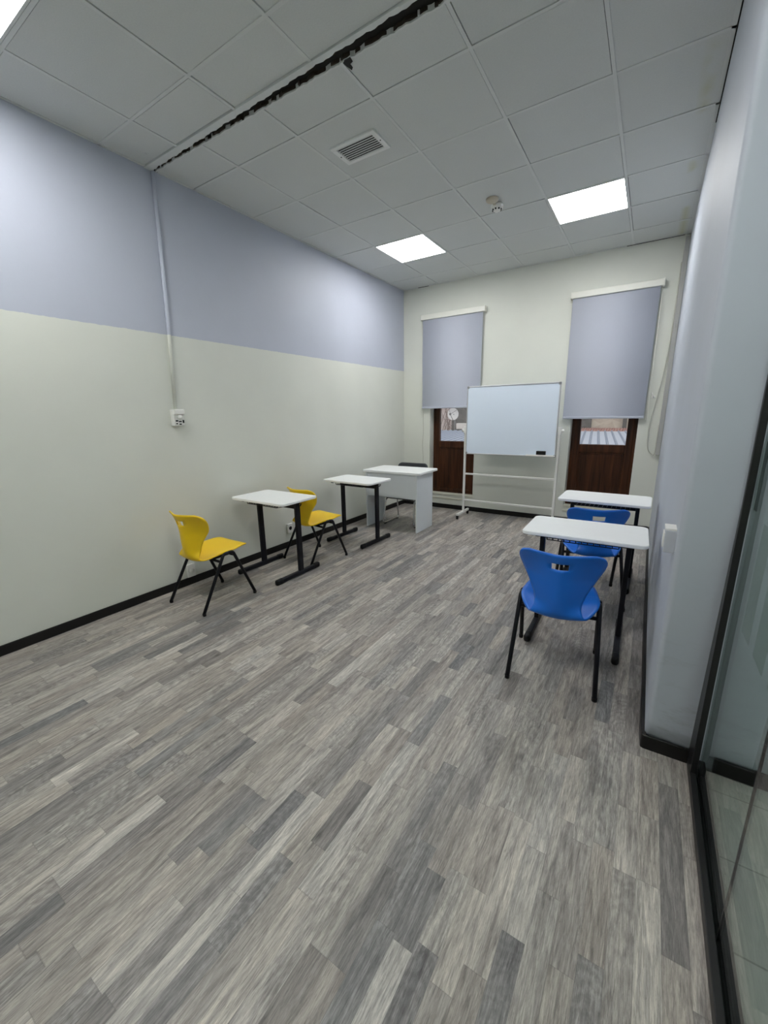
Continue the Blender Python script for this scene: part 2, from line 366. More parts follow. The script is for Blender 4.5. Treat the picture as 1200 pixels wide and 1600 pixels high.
def slab(bm, pts, z0, z1, bev=0.004, mi=0):
    """extruded outline with eased top and bottom edges"""
    n = len(pts)
    cx = sum(p[0] for p in pts)/n; cy = sum(p[1] for p in pts)/n
    def ring(z, ins):
        out = []
        for x, y in pts:
            dx, dy = x-cx, y-cy; l = math.hypot(dx, dy)
            out.append(bm.verts.new((x - dx/l*ins, y - dy/l*ins, z)))
        return out
    rings = [ring(z0, bev), ring(z0+bev, 0), ring(z1-bev, 0), ring(z1, bev)]
    f = [bm.faces.new(rings[0][::-1]), bm.faces.new(rings[-1])]
    for a, b in zip(rings, rings[1:]):
        for i in range(n):
            f.append(bm.faces.new((a[i], a[(i+1) % n], b[(i+1) % n], b[i])))
    for x in f: x.material_index = mi

def fillet(pts, r, n=5):
    pts = [Vector(p) for p in pts]; out = [pts[0]]
    for i in range(1, len(pts)-1):
        p = pts[i]; a = (pts[i-1]-p); b = (pts[i+1]-p)
        rr = min(r, a.length*0.49, b.length*0.49)
        a = p + a.normalized()*rr; b = p + b.normalized()*rr
        for k in range(n+1):
            t = k/n; out.append(a*(1-t)**2 + p*2*t*(1-t) + b*t*t)
    out.append(pts[-1]); return out

def tube(bm, pts, r, seg=10, cap=True, r_end=None):
    pts = [Vector(p) for p in pts]
    n = len(pts); rings = []
    t = (pts[1]-pts[0]).normalized()
    up = Vector((0, 0, 1)) if abs(t.z) < 0.9 else Vector((1, 0, 0))
    u = t.cross(up).normalized(); v = t.cross(u).normalized()
    for i, p in enumerate(pts):
        if i == 0: tt = pts[1]-pts[0]
        elif i == n-1: tt = pts[-1]-pts[-2]
        else: tt = (pts[i+1]-p).normalized() + (p-pts[i-1]).normalized()
        tt.normalize()
        u = (u - tt*u.dot(tt)).normalized(); v = tt.cross(u)
        rad = r if r_end is None else r + (r_end-r)*i/(n-1)
        rings.append([bm.verts.new(p + (u*math.cos(2*PI*k/seg) + v*math.sin(2*PI*k/seg))*rad) for k in range(seg)])
    for a, b in zip(rings, rings[1:]):
        for k in range(seg):
            f = bm.faces.new((a[k], a[(k+1) % seg], b[(k+1) % seg], b[k])); f.smooth = True
    if cap: bm.faces.new(rings[0][::-1]); bm.faces.new(rings[-1])

def lathe(bm, prof, loc=(0, 0, 0), seg=24, axis='Z'):
    rings = []
    for r, h in prof:
        ring = []
        for k in range(seg):
            a = 2*PI*k/seg
            c = (r*math.cos(a), r*math.sin(a), h)
            if axis == 'X': c = (h, c[0], c[1])
            if axis == 'Y': c = (c[0], h, c[1])
            ring.append(bm.verts.new((c[0]+loc[0], c[1]+loc[1], c[2]+loc[2])))
        rings.append(ring)
    for a, b in zip(rings, rings[1:]):
        for k in range(seg):
            f = bm.faces.new((a[k], a[(k+1) % seg], b[(k+1) % seg], b[k])); f.smooth = True
    bm.faces.new(rings[0][::-1]); bm.faces.new(rings[-1])

def BM(): return bmesh.new()

def obj(name, bm, mats, parent=None, smooth=False, label=None):
    if not isinstance(mats, (list, tuple)): mats = [mats]
    bmesh.ops.recalc_face_normals(bm, faces=bm.faces[:])
    me = bpy.data.meshes.new(name); bm.to_mesh(me); bm.free()
    for m in mats: me.materials.append(m)
    if smooth:
        for p in me.polygons: p.use_smooth = True
    o = bpy.data.objects.new(name, me); COL.objects.link(o)
    if parent is not None: o.parent = parent
    if label: o['label'] = label
    return o

def bobj(name, mat, parent, *b, bev=0.0, label=None):
    bm = BM(); box(bm, *b, bev=bev); return obj(name, bm, mat, parent, label=label)

def thing(name, label, cat, loc=(0, 0, 0), rz=0.0, group=None):
    o = bpy.data.objects.new(name, None); COL.objects.link(o)
    o.empty_display_size = 0.1
    o.location = loc; o.rotation_euler = (0, 0, rz)
    tag(o, label, cat, group); return o

def tag(o, label, cat, group=None):
    o['label'] = label; o['category'] = cat; o['kind'] = 'thing'
    if group: o['group'] = group
    return o

def struct(name, bm, mats, parent=None, label=None):
    o = obj(name, bm, mats, parent, label=label)
    o['kind'] = 'structure'; return o

def dup(root, loc, rz, label, group=None):
    r = root.copy(); COL.objects.link(r); r.location = loc; r.rotation_euler = (0, 0, rz); r['label'] = label
    if group: r['group'] = group
    for ch in list(root.children):
        c = ch.copy(); COL.objects.link(c); c.parent = r
        for g in list(ch.children):
            d = g.copy(); COL.objects.link(d); d.parent = c
    return r

# ------------------------------------------------------------------ room shell
bm = BM(); box(bm, -0.2, 3.66, YF-0.2, YB+0.2, -0.12, 0.0)
struct('floor', bm, M['floor'], label='grey oak strip laminate floor')
bm = BM(); box(bm, 3.66, 5.6, YF-0.2, -0.3, -0.12, -0.002)
struct('floor_corridor', bm, M['tile_floor'], label='grey tiled corridor floor behind the glass')

bm = BM(); box(bm, -0.2, 0.0, YF-0.2, YB+0.2, 0.0, H+0.3)
struct('wall_left', bm, M['wall_left'], label='left wall painted lavender above and cream below')

D1 = (0.462, 1.193); D2 = (2.482, 3.226); DZ0, DZ1 = 0.228, 2.62
bm = BM(); y0, y1 = YB, YB+0.2
for a, b in ((0.0, D1[0]), (D1[1], D2[0]), (D2[1], XR+0.2)):
    box(bm, a, b, y0, y1, 0.0, H+0.3)
for a, b in (D1, D2):
    box(bm, a, b, y0, y1, 0.0, DZ0); box(bm, a, b, y0, y1, DZ1, H+0.3)
bmesh.ops.remove_doubles(bm, verts=bm.verts[:], dist=1e-5)
struct('wall_back', bm, M['wall_cream'], label='cream back wall with two door openings')

# right wall: a thick pier whose rounded end leans a little; continues behind the glass
bm = BM()
def end_y(z): return -0.485 - 0.095*min(1.0, max(0.0, z)/1.15)
zs = [0, 0.15, 0.3, 0.5, 0.7, 0.9, 1.15, 1.6, 2.2, 2.8, H+0.3]
R = 0.022
rows = []
for z in zs:
    ye = end_y(z)
    row = [(XR, YB), (XR, 1.6), (XR, ye+R)]
    for k in range(1, 7):
        a = PI + PI/2*k/6
        row.append((XR+R + R*math.cos(a), ye+R + R*math.sin(a)))
    row += [(3.66, ye), (5.6, ye), (5.6, YB)]
    rows.append([bm.verts.new((x, y, z)) for x, y in row])
for a, b in zip(rows, rows[1:]):
    for i in range(len(a)):
        j = (i+1) % len(a); f = bm.faces.new((a[i], a[j], b[j], b[i])); f.smooth = 2 <= i <= 8
bm.faces.new(rows[0][::-1]); bm.faces.new(rows[-1])
struct('wall_right', bm, M['wall_right'], label='grey lavender right wall ending in a pier beside the glass')

bm = BM(); box(bm, 0.0, 3.66, YF-0.2, YF, 0.0, H+0.3)
struct('wall_front', bm, M['wall_cream'], label='cream wall behind the camera')
bm = BM(); box(bm, 5.4, 5.6, YF, -0.5, 0.0, H+0.3)
struct('wall_corridor', bm, M['wall_corr'], label='pale grey far wall of the corridor')
bm = BM(); box(bm, 3.66, 5.6, YF-0.2, YF, 0.0, H+0.3)
struct('wall_corridor_end', bm, M['wall_corr'], label='pale grey end wall of the corridor')

# ------------------------------------------------------------------ ceiling
RXS = [-0.05, 0.5634, 1.1634, 1.7634, 2.3634, 2.9634, XR+0.05]     # rear grid lines
RYS = [None, 0.0, 0.6, 1.2, 1.8, 2.4, 3.0, YB+0.05]
FXS = [-0.05, 0.420, 1.028, 1.637, 2.247, 2.857, 3.467, 4.07, 4.67, 5.27, 5.6]
FYS = [YF-0.05, -3.745, -3.135, -2.525, -1.915, -1.305, -0.695, -0.395]
LIGHTS_R = [(0.5634, 1.8), (2.3634, 1.8)]
LIGHTS_F = [(0.420, -1.915), (2.247, -1.915), (4.07, -2.525)]

def gap_front(x): return -0.342 - 0.014*x + 0.0035*math.sin(41*x) + 0.003*math.sin(97*x+1)
def gap_back(x): return -0.318 + 0.0115*x + 0.003*math.sin(57*x+2) + 0.0025*math.sin(133*x)

bm = BM()
# backing slab
box(bm, -0.2, 5.6, -0.30+0.0, YB+0.2, H+0.09, H+0.14, mi=2)
box(bm, -0.2, 5.6, YF-0.2, -0.42, H+0.09, H+0.14, mi=2)
box(bm, -0.2, 5.6, -0.42, -0.30, H+0.20, H+0.24, mi=3)
rng = random.Random(3)
def tile(x0, x1, y0, y1, sag=True):
    t = 0.0085; g = 0.0045
    l, r, f, b_ = [t + (g if q else -0.002) for q in (rng.random() < 0.3, rng.random() < 0.75, rng.random() < 0.8, rng.random() < 0.25)]
    z = H + (rng.random()*0.003 if sag else 0)
    vs = box(bm, x0+l, x1-r, y0+f, y1-b_, z, z+0.015, mi=0)
    if sag:
        for v in vs: v.co.z += rng.uniform(-0.0012, 0.0012)
for i in range(len(RXS)-1):
    for j in range(1, len(RYS)-1):
        if (RXS[i], RYS[j]) in LIGHTS_R: continue
        tile(RXS[i], RXS[i+1], RYS[j], RYS[j+1])
for i in range(len(FXS)-1):
    for j in range(len(FYS)-1):
        if (FXS[i], FYS[j]) in LIGHTS_F: continue
        tile(FXS[i], FXS[i+1], FYS[j], FYS[j+1])
T = 0.0095
for x in RXS[1:-1]: box(bm, x-T-.006, x+T+.006, -0.295, YB, H+.007, H+.008, mi=2)  # black strips paint shade into the gaps beside the tees
for y in RYS[1:-1]: box(bm, 0, XR, y-T-.006, y+T+.006, H+.0085, H+.0095, mi=2)
for x in FXS[1:-1]: box(bm, x-T-.006, x+T+.006, YF, -0.40, H+.007, H+.008, mi=2)
for y in FYS[1:-1]: box(bm, 0, 5.5, y-T-.006, y+T+.006, H+.0085, H+.0095, mi=2)
for x in RXS[1:-1]: box(bm, x-T, x+T, -0.30, YB, H-0.0025, H+0.02, mi=1)
for y in RYS[1:-1]: box(bm, 0, XR, y-T, y+T, H-0.002, H+0.02, mi=1)
for x in FXS[1:-1]: box(bm, x-T, x+T, YF, -0.395, H-0.0025, H+0.02, mi=1)
for y in FYS[1:-1]: box(bm, 0, 5.5, y-T, y+T, H-0.002, H+0.02, mi=1)
# wall angles
box(bm, 0, 0.02, -0.30, YB, H-0.002, H+0.02, mi=1); box(bm, XR-0.025, XR, -0.45, YB, H-0.002, H+0.02, mi=1)
box(bm, 0, XR, YB-0.02, YB, H-0.002, H+0.02, mi=1); box(bm, 0, 0.02, YF, -0.395, H-0.002, H+0.02, mi=1)
# broken strip: half-row tile with torn edge, void, and white edge trim in front of it
def ribbon(fa, fb, x0, x1, z0, z1, mi, n=160):
    prev = None
    for k in range(n+1):
        x = x0 + (x1-x0)*k/n
        cur = [bm.verts.new(c) for c in ((x, fa(x), z0), (x, fb(x), z0), (x, fb(x), z1), (x, fa(x), z1))]
        if prev:
            for q in range(4):
                f = bm.faces.new((prev[q], prev[(q+1) % 4], cur[(q+1) % 4], cur[q])); f.material_index = mi
        else:
            f = bm.faces.new(cur); f.material_index = mi
        prev = cur
    f = bm.faces.new(prev[::-1]); f.material_index = mi
xs = [0.0] + RXS[1:-1] + [XR]
for a, b in zip(xs, xs[1:]):
    ribbon(gap_back, lambda x: -0.013, a+0.013, b-0.013, H+0.001, H+0.016, 0, 40)
ribbon(lambda x: gap_back(x)-0.001, lambda x: gap_back(x)+0.009, 0, XR, H-0.003, H+0.03, 1)
ribbon(lambda x: -0.397, gap_front, 0, XR, H-0.007, H+0.02, 1)
# a plain white batten lies along the right end of the strip
box(bm, 2.18, XR, -0.40, -0.383, H-0.014, H-0.003, mi=1)
ribbon(lambda x: gap_front(x)-0.02, lambda x: gap_back(x)+0.02, 0, XR, H+0.022, H+0.026, 2, 40)  # black sheet paints the inner shade of the slot
ribbon(lambda x: gap_front(x)-0.012, lambda x: gap_front(x)+0.010+0.005*math.sin(29*x)+0.004*math.sin(71*x+2), 0, XR, H+0.006, H+0.021, 3)
ribbon(lambda x: gap_back(x)-0.005+0.005*math.sin(31*x)+0.004*math.sin(83*x), lambda x: gap_back(x)+0.012, 0, XR, H+0.005, H+0.021, 3)
# bits of torn plaster hanging in the slot
for k in range(12):
    x = rng.uniform(0.3, 3.3); w = rng.uniform(0.006, 0.022); y = gap_back(x) - rng.uniform(0, 0.008)
    box(bm, x, x+w, y-0.005, y+0.005, H-0.001+rng.random()*0.003, H+0.02, mi=3 if rng.random() < 0.8 else 1)
# dark broken corner beside the grid line
vs = [bm.verts.new((1.775+px, -0.293+py, H-0.0035)) for px, py in ((0, 0), (0.02, -0.012), (0.055, -0.01), (0.05, 0.02), (0.03, 0.026), (0.028, 0.05), (0.012, 0.062), (0.004, 0.03))]
f = bm.faces.new(vs); f.material_index = 2
# dark strips along the back and right edges of the ceiling
box(bm, 2.9, 3.43, YB-0.010, YB, H-0.005, H-0.002, mi=2); box(bm, 0.25, 0.42, YB-0.012, YB, H-0.005, H-0.002, mi=2)
box(bm, XR-0.006, XR, -0.4, 1.4, H-0.006, H-0.002, mi=2)
lathe(bm, [(0.0, 0), (0.009, 0), (0.009, 0.0005), (0.0, 0.0005)], (0.17, -0.47, H-0.004), 10)
for f in bm.faces[-12:]: f.material_index = 2
struct('ceiling', bm, [M['ceil_tile'], M['ceil_tee'], M['shade_black'], M['rubble']], label='suspended ceiling of grey mineral tiles with a torn slot')

def light_panel(x, y, label, dy=0.6):
    t = thing('ceiling_light', label, 'ceiling light', (x+0.3, y+0.3, H), 0, 'square light panels in the ceiling')
    bm = BM()
    a, b = 0.298, 0.286
    for q in ((-a, a, -a, -b), (-a, a, b, a), (-a, -b, -b, b), (b, a, -b, b)): box(bm, *q, -0.004, 0.02)
    obj('frame', bm, M['ceil_tee'], t)
    bm = BM(); box(bm, -b, b, -b, b, -0.001, 0.012); obj('diffuser', bm, M['light'], t)
light_panel(0.5634, 1.8, 'lit square ceiling panel nearer the left wall, above the desks with yellow chairs')
light_panel(2.3634, 1.8, 'lit square ceiling panel nearer the right wall, beyond the smoke detector')
light_panel(0.420, -1.915, 'lit square ceiling panel cut off at the top left corner')
light_panel(2.247, -1.915, 'added lit ceiling panel, unseen above the camera, beside the glass partition')  # out-of-view panel added to light the front of the room
light_panel(4.07, -2.525, 'added lit ceiling panel, unseen in the corridor behind the glass')  # out-of-view panel added to light the corridor

# vent
t = thing('air_vent', 'white slatted air vent grille set in a ceiling tile', 'vent', (1.443, 0.318, H))
bm = BM(); a, b = 0.182, 0.108
for q in ((-a, a, -b, -b+0.028), (-a, a, b-0.028, b), (-a, -a+0.034, -b+0.028, b-0.028), (a-0.034, a, -b+0.028, b-0.028)): box(bm, *q, -0.012, 0.0, bev=0.002)
obj('frame', bm, M['vent'], t)
bm = BM(); box(bm, -a+0.01, a-0.01, -b+0.01, b-0.01, -0.0015, -0.0005); obj('backing', bm, M['shade_black'], t)
n = 8
for k in range(n):
    y = -b+0.034 + (2*b-0.068)*k/(n-1)
    bm = BM()
    box(bm, -a+0.03, a-0.03, y-0.0045, y+0.0045, -0.0105, -0.0085)
    obj('slat', bm, M['vent_slat'], t)
for x in (a-0.016, -a+0.016):
    bm = BM(); lathe(bm, [(0.0, -0.014), (0.005, -0.013), (0.005, -0.011), (0, -0.011)], (x, 0.0, 0), 10); obj('screw', bm, M['shade_black'], t)

# smoke detector: beige base plate on the tile, white head hanging off it
t = thing('smoke_detector', 'white smoke detector head hanging off its beige ceiling base', 'smoke detector', (1.975, 1.53, H))
bm = BM(); lathe(bm, [(0.0, -0.026), (0.034, -0.026), (0.050, -0.018), (0.054, 0.0), (0, 0.0)]); obj('base_plate', bm, M['beige'], t)
bm = BM(); lathe(bm, [(0.0, -0.062), (0.026, -0.060), (0.036, -0.05), (0.040, -0.040), (0.052, -0.036), (0.055, -0.016), (0.052, -0.010), (0, -0.010)], (0.01, 0.105, 0))
hd = obj('head', bm, M['white_plastic'], t)
for k in range(8):
    bm = BM(); a = 2*PI*k/8; box(bm, 0.01+0.0355*math.cos(a)-0.006, 0.01+0.0355*math.cos(a)+0.006, 0.105+0.0355*math.sin(a)-0.006, 0.105+0.0355*math.sin(a)+0.006, -0.054, -0.044); obj('smoke_slot', bm, M['black_plastic'], hd)
bm = BM(); box(bm, -0.006, 0.016, 0.03, 0.07, -0.028, -0.012); obj('bracket', bm, M['beige'], t)

# ------------------------------------------------------------------ baseboards
BH = 0.068
bm = BM(); box(bm, 0.0, 0.014, YF, YB, 0.0, BH, bev=0.003); struct('baseboard_left', bm, M['black_base'])
bm = BM(); box(bm, 0.014, XR-0.014, YB-0.014, YB, 0.0, BH, bev=0.003); struct('baseboard_back', bm, M['black_base'])
bm = BM()
prev = None
n = 30
path = [(XR, YB-0.014)]
for k in range(1, n): path.append((XR, YB-0.014 + (end_y(0)-0.004 - YB)*k/(n)))
path += [(XR, end_y(0)-0.002)]
# slightly wavy, badly glued skirting with rounded nose
out = []
for k, (x, y) in enumerate(path): out.append((x-0.013-0.004*abs(math.sin(2.3*y)), y))
out[-1] = (XR-0.012, end_y(0)-0.004)
ncorner = [(XR-0.012+0.016*(1-math.cos(a)), end_y(0)-0.004-0.016*math.sin(a)) for a in (0.4, 0.8, 1.2, PI/2)]
out = out + ncorner + [(3.646, end_y(0)-0.018)]
inn = [(XR+0.004, y) for x, y in path] + [(XR+0.006+0.004*i, end_y(0)) for i in range(4)] + [(3.646, end_y(0)+0.0)]
for (xo, yo), (xi, yi) in zip(out, inn):
    cur = [bm.verts.new((xo, yo, 0)), bm.verts.new((xo, yo, BH-0.004)), bm.verts.new((xo*0.8+xi*0.2, yo*0.8+yi*0.2, BH)), bm.verts.new((xi, yi-0.012 if yi <= end_y(0) else yi, BH)), bm.verts.new((xi, yi, 0))]
    if prev:
        for q in range(5): bm.faces.new((prev[q], prev[(q+1) % 5], cur[(q+1) % 5], cur[q]))
    else: bm.faces.new(cur)
    prev = cur
bm.faces.new(prev[::-1])
struct('baseboard_right', bm, M['black_base'])
bm = BM(); box(bm, 0.014, 3.64, YF, YF+0.014, 0.0, BH); struct('baseboard_front', bm, M['black_base'])
bm = BM(); box(bm, 3.73, 5.4, -0.502, -0.485, 0.0, 0.07, bev=0.003); struct('baseboard_corridor', bm, M['black_base'])

# ------------------------------------------------------------------ glass partition
gp = bpy.data.objects.new('window_3', None); COL.objects.link(gp); gp['kind'] = 'structure'
gp['label'] = 'frameless glass partition in a black floor rail along the corridor'
bm = BM(); box(bm, 3.644, 3.664, YF, -0.50, 0.0, 0.040, bev=0.002); box(bm, 3.680, 3.702, YF, -0.50, 0.0, 0.036, bev=0.002); box(bm, 3.664, 3.680, YF, -0.5, 0.0, 0.018)
obj('floor_rail', bm, M['grey_rail'], gp)
bm = BM(); box(bm, 3.644, 3.700, YF, -0.58, H-0.05, H, bev=0.002); obj('head_rail', bm, M['black_alu'], gp)
bm = BM(); box(bm, 3.645, 3.666, -0.597, -0.45, 0.0, H-0.05, bev=0.002)
obj('jamb', bm, M['black_alu'], gp)
ys = [-0.592, -1.207, -1.94, -2.67, YF]
for a, b in zip(ys, ys[1:]):
    bm = BM(); box(bm, XG-0.003, XG+0.003, b+0.002, a-0.002, 0.018, H-0.03); obj('glass_pane', bm, M['part_glass'], gp)
for a in ys[1:-1]:
    bm = BM(); box(bm, XG-0.003, XG+0.003, a-0.002, a+0.002, 0.018, H-0.03); obj('silicone_joint', bm, M['black_alu'], gp)
# film strips stuck on the corridor side of the first panes
for y0, y1, z0, z1 in ((-0.866, -0.76, 0.768, 1.13), (-1.048, -0.932, 0.772, 1.13), (-1.19, -1.11, 0.775, 1.13)):
    bm = BM(); box(bm, XG+0.0035, XG+0.0045, y0, y1, z0, z1); obj('film_strip', bm, M['film'], gp)
bm = BM(); box(bm, XG+0.0035, XG+0.0045, -0.635, -0.59, 1.14, 1.37); obj('film_strip', bm, M['film_dark'], gp)

# ------------------------------------------------------------------ balcony doors in the back wall
def balcony_door(idx, x0, x1, label):
    yf = YB+0.135
    d = bpy.data.objects.new('door_%d' % idx, None); COL.objects.link(d); d['kind'] = 'structure'; d['label'] = label
    bm = BM(); fw = 0.045
    box(bm, x0, x0+fw, yf, yf+0.065, DZ0, DZ1, bev=0.004); box(bm, x1-fw, x1, yf, yf+0.065, DZ0, DZ1, bev=0.004)
    box(bm, x0+fw, x1-fw, yf, yf+0.065, DZ1-fw, DZ1, bev=0.004); box(bm, x0+fw, x1-fw, yf, yf+0.065, DZ0, DZ0+0.03, bev=0.004)
    obj('frame', bm, M['door'], d)
    a, b = x0+fw-0.008, x1-fw+0.008; sw = 0.072; yl = yf-0.012
    bm = BM()
    box(bm, a, a+sw, yl, yl+0.06, DZ0+0.03, DZ1-fw, bev=0.006); box(bm, b-sw, b, yl, yl+0.06, DZ0+0.03, DZ1-fw, bev=0.006)
    box(bm, a+sw, b-sw, yl, yl+0.06, DZ1-fw-sw, DZ1-fw, bev=0.006); box(bm, a+sw, b-sw, yl, yl+0.06, 0.945, 1.045, bev=0.006)
    box(bm, a+sw, b-sw, yl, yl+0.06, DZ0+0.03, DZ0+0.06, bev=0.006)
    obj('leaf', bm, M['door'], d)
    bm = BM()
    box(bm, a+sw, b-sw, yl+0.018, yl+0.04, DZ0+0.06, 0.945)
    for q in ((a+sw, a+sw+0.018, DZ0+0.06, 0.945), (b-sw-0.018, b-sw, DZ0+0.06, 0.945)): box(bm, q[0], q[1], yl+0.008, yl+0.02, q[2], q[3], bev=0.004)
    for z in (DZ0+0.06, 0.927): box(bm, a+sw, b-sw, yl+0.008, yl+0.02, z, z+0.018, bev=0.004)
    obj('lower_panel', bm, M['door'], d)
    bm = BM(); box(bm, a+sw, b-sw, yl+0.026, yl+0.034, 1.045, DZ1-fw-sw); obj('glass_pane', bm, M['glass'], d)
    bm = BM(); box(bm, x1-fw-0.05, x1-fw-0.02, yl-0.01, yl, 1.55, 1.69, bev=0.003); tube(bm, [(x1-fw-0.035, yl-0.005, 1.62), (x1-fw-0.035, yl-0.05, 1.62)], 0.009); tube(bm, [(x1-fw-0.035, yl-0.05, 1.625), (x1-fw-0.035, yl-0.05, 1.50)], 0.010)
    obj('handle', bm, M['door'], d)
balcony_door(1, *D1, 'dark brown glazed balcony door behind the whiteboard, left of it')
balcony_door(2, *D2, 'dark brown glazed balcony door behind the right-hand desks')
# ledges under the doors
for k, (a, b) in enumerate((D1, D2)):
    bm = BM(); box(bm, a-0.01, b+0.01, YB-0.012, YB+0.135, DZ0-0.012, DZ0+0.003, bev=0.004); box(bm, a-0.01, b+0.02, YB-0.008, YB, 0.15, 0.175, bev=0.003)
    struct('trim_%d' % (k+1), bm, M['sill'], label='pale ledge below the brown door')

# ------------------------------------------------------------------ roller blinds
def blind(x0, x1, ztop, zbot, label, chain_side):
    cx = (x0+x1)/2
    t = thing('roller_blind', label, 'blind', (cx, YB, ztop), 0, 'grey roller blinds over the balcony doors')
    w = (x1-x0)/2; h = ztop-zbot
    bm = BM(); box(bm, -w, w, -0.072, 0.0, -0.070, 0.0, bev=0.006); obj('cassette', bm, M['cream_plastic'], t)
    for s in (-1, 1):
        bm = BM(); box(bm, s*w-(0.006 if s > 0 else 0), s*w+(0.006 if s < 0 else 0)+s*0.004, -0.075, 0.0, -0.074, 0.004, bev=0.002); obj('end_cap', bm, M['cream_plastic'], t)
    bm = BM(); n = 14
    prev = None
    for k in range(n+1):
        z = -0.066 - (h-0.066)*k/n; y = -0.046 + 0.004*math.sin(k*0.7)
        cur = [bm.verts.new((-w+0.02, y, z)), bm.verts.new((w-0.03, y, z)), bm.verts.new((w-0.03, y+0.0012, z)), bm.verts.new((-w+0.02, y+0.0012, z))]
        if prev:
            for q in range(4):
                f = bm.faces.new((prev[q], prev[(q+1) % 4], cur[(q+1) % 4], cur[q])); f.smooth = True
        prev = cur
    fab = obj('fabric', bm, M['blind'], t)
    bm = BM(); box(bm, -w+0.018, w-0.028, -0.054, -0.034, -h-0.004, -h+0.026, bev=0.006); obj('bottom_rail', bm, M['blind'], t)
    bm = BM()
    s = chain_side; xc = s*(w-0.012)
    tube(bm, fillet([(xc, -0.03, -0.06), (xc+s*0.002, -0.028, -h*0.8), (xc+s*0.004, -0.03, -h-0.12 if s < 0 else -h-0.02), (xc+s*0.012, -0.04, -h-0.13 if s < 0 else -h-0.03), (xc+s*0.02, -0.05, -h-0.12 if s < 0 else -h-0.02), (xc+s*0.012, -0.055, -h*0.8), (xc, -0.06, -0.06)], 0.01, 4), 0.0022, 6)
    obj('bead_chain', bm, M['cream_plastic'], t)
    return t
blind(0.330, 1.298, 2.872, 1.545, 'grey lavender roller blind left of the whiteboard, lowered over the left door', -1)
blind(2.368, 3.306, 2.858, 1.378, 'grey lavender roller blind right of the whiteboard, lowered over the right door', 1)
t = thing('chain_holder', 'small white chain clip on the wall beside the right blind', 'chain holder', (3.345, YB, 1.615))
bm = BM(); box(bm, -0.02, 0.02, -0.012, 0.0, -0.015, 0.015, bev=0.003); obj('base', bm, M['white_plastic'], t)
bm = BM(); tube(bm, fillet([(0.0, -0.01, 0.0), (-0.005, -0.04, 0.005), (-0.02, -0.05, 0.05)], 0.015, 4), 0.006, 8); obj('hook', bm, M['white_plastic'], t)

# ------------------------------------------------------------------ cables and trunking in the back right corner
bm = BM(); box(bm, XR-0.045, XR, YB-0.05, YB, 0.95, H-0.03, bev=0.006)
tag(obj('cable_trunking', bm, M['grey_trunk']), 'grey cable trunking running up the back right corner', 'trunking')
def smooth_path(pts, n=6):
    P = [Vector(p) for p in pts]; P = [P[0]*2-P[1]] + P + [P[-1]*2-P[-2]]; out = []
    for i in range(1, len(P)-2):
        for k in range(n):
            t = k/n; a, b, c, d = P[i-1:i+3]
            out.append(0.5*((2*b) + (c-a)*t + (2*a-5*b+4*c-d)*t*t + (3*b-a-3*c+d)*t**3))
    out.append(P[-2]); return out
yc = YB-0.018
bm = BM(); tube(bm, smooth_path([(3.432, yc, 3.0), (3.433, yc, 2.38), (3.415, yc, 1.95), (3.378, yc, 1.60), (3.342, yc, 1.30), (3.345, yc, 1.10), (3.366, yc, 1.00), (3.41, yc, 0.955), (3.432, yc-0.02, 0.985), (3.434, yc-0.035, 1.3)]), 0.005, 8)
tag(obj('hanging_cable', bm, M['cable']), 'thin pale cable sagging in a loop beside the right blind', 'cable')
bm = BM(); tube(bm, smooth_path([(0.345, YB-0.005, 1.50), (0.352, YB-0.005, 1.2), (0.336, YB-0.005, 0.98), (0.35, YB-0.005, 0.80), (0.345, YB-0.006, 0.5), (0.35, YB-0.008, 0.071)]), 0.004, 6)
tag(obj('wall_cable', bm, M['cable']), 'thin pale cable hanging down the back wall below the left blind', 'cable')

# ------------------------------------------------------------------ conduit and sockets on the left wall
bm = BM(); tube(bm, [(0.0135, -0.340, H-0.012), (0.0135, -0.375, 2.2), (0.0135, -0.408, 1.535)], 0.0135, 12)
tag(obj('cable_conduit', bm, M['conduit']), 'painted cable conduit running down the left wall to a socket', 'conduit')

def socket_box(loc, w, h, d, label, name='wall_socket', cat='socket', holes=True, facing='X'):
    t = thing(name, label, cat, loc)
    bm = BM(); box(bm, 0, d, -w/2, w/2, -h/2, h/2, bev=0.006); obj('housing', bm, M['white_plastic'], t)
    return t
t = socket_box((0, -0.408, 1.471), 0.092, 0.132, 0.05, 'white surface socket with a round knob at the lower end of the conduit')
bm = BM(); box(bm, 0.05, 0.066, -0.047, 0.047, 0.025, 0.066, bev=0.005); obj('hood', bm, M['white_plastic'], t)
bm = BM(); lathe(bm, [(0.0, 0.048), (0.019, 0.048), (0.018, 0.066), (0.0, 0.068)], (0, 0.002, 0.004), 18, 'X'); obj('knob', bm, M['white_plastic'], t)
for y, z, a, b in ((-0.022, -0.026, 0.014, 0.006), (0.006, -0.032, 0.016, 0.005), (0.034, -0.032, 0.009, 0.012), (-0.024, -0.048, 0.008, 0.005), (0.006, -0.053, 0.012, 0.005)):
    bm = BM(); box(bm, 0.049, 0.0515, y-a/1.3, y+a/1.3, z-b, z+b); obj('slot', bm, M['black_plastic'], t)
t = socket_box((0, 0.768, 0.222), 0.075, 0.105, 0.024, 'white wall socket above the skirting behind the second yellow chair')
bm = BM(); lathe(bm, [(0.0, 0.0235), (0.021, 0.0235), (0.022, 0.0252), (0.0, 0.0252)], (0, 0, 0), 18, 'X'); obj('outlet', bm, M['black_plastic'], t)
t = socket_box((0, -0.462, 0.131), 0.080, 0.120, 0.022, 'cream wall socket above the skirting behind the nearest yellow chair')
bm = BM(); lathe(bm, [(0.0, 0.0215), (0.024, 0.0215), (0.025, 0.0232), (0.0, 0.0232)], (0, 0, 0), 18, 'X'); obj('outlet', bm, M['cream_plastic'], t)

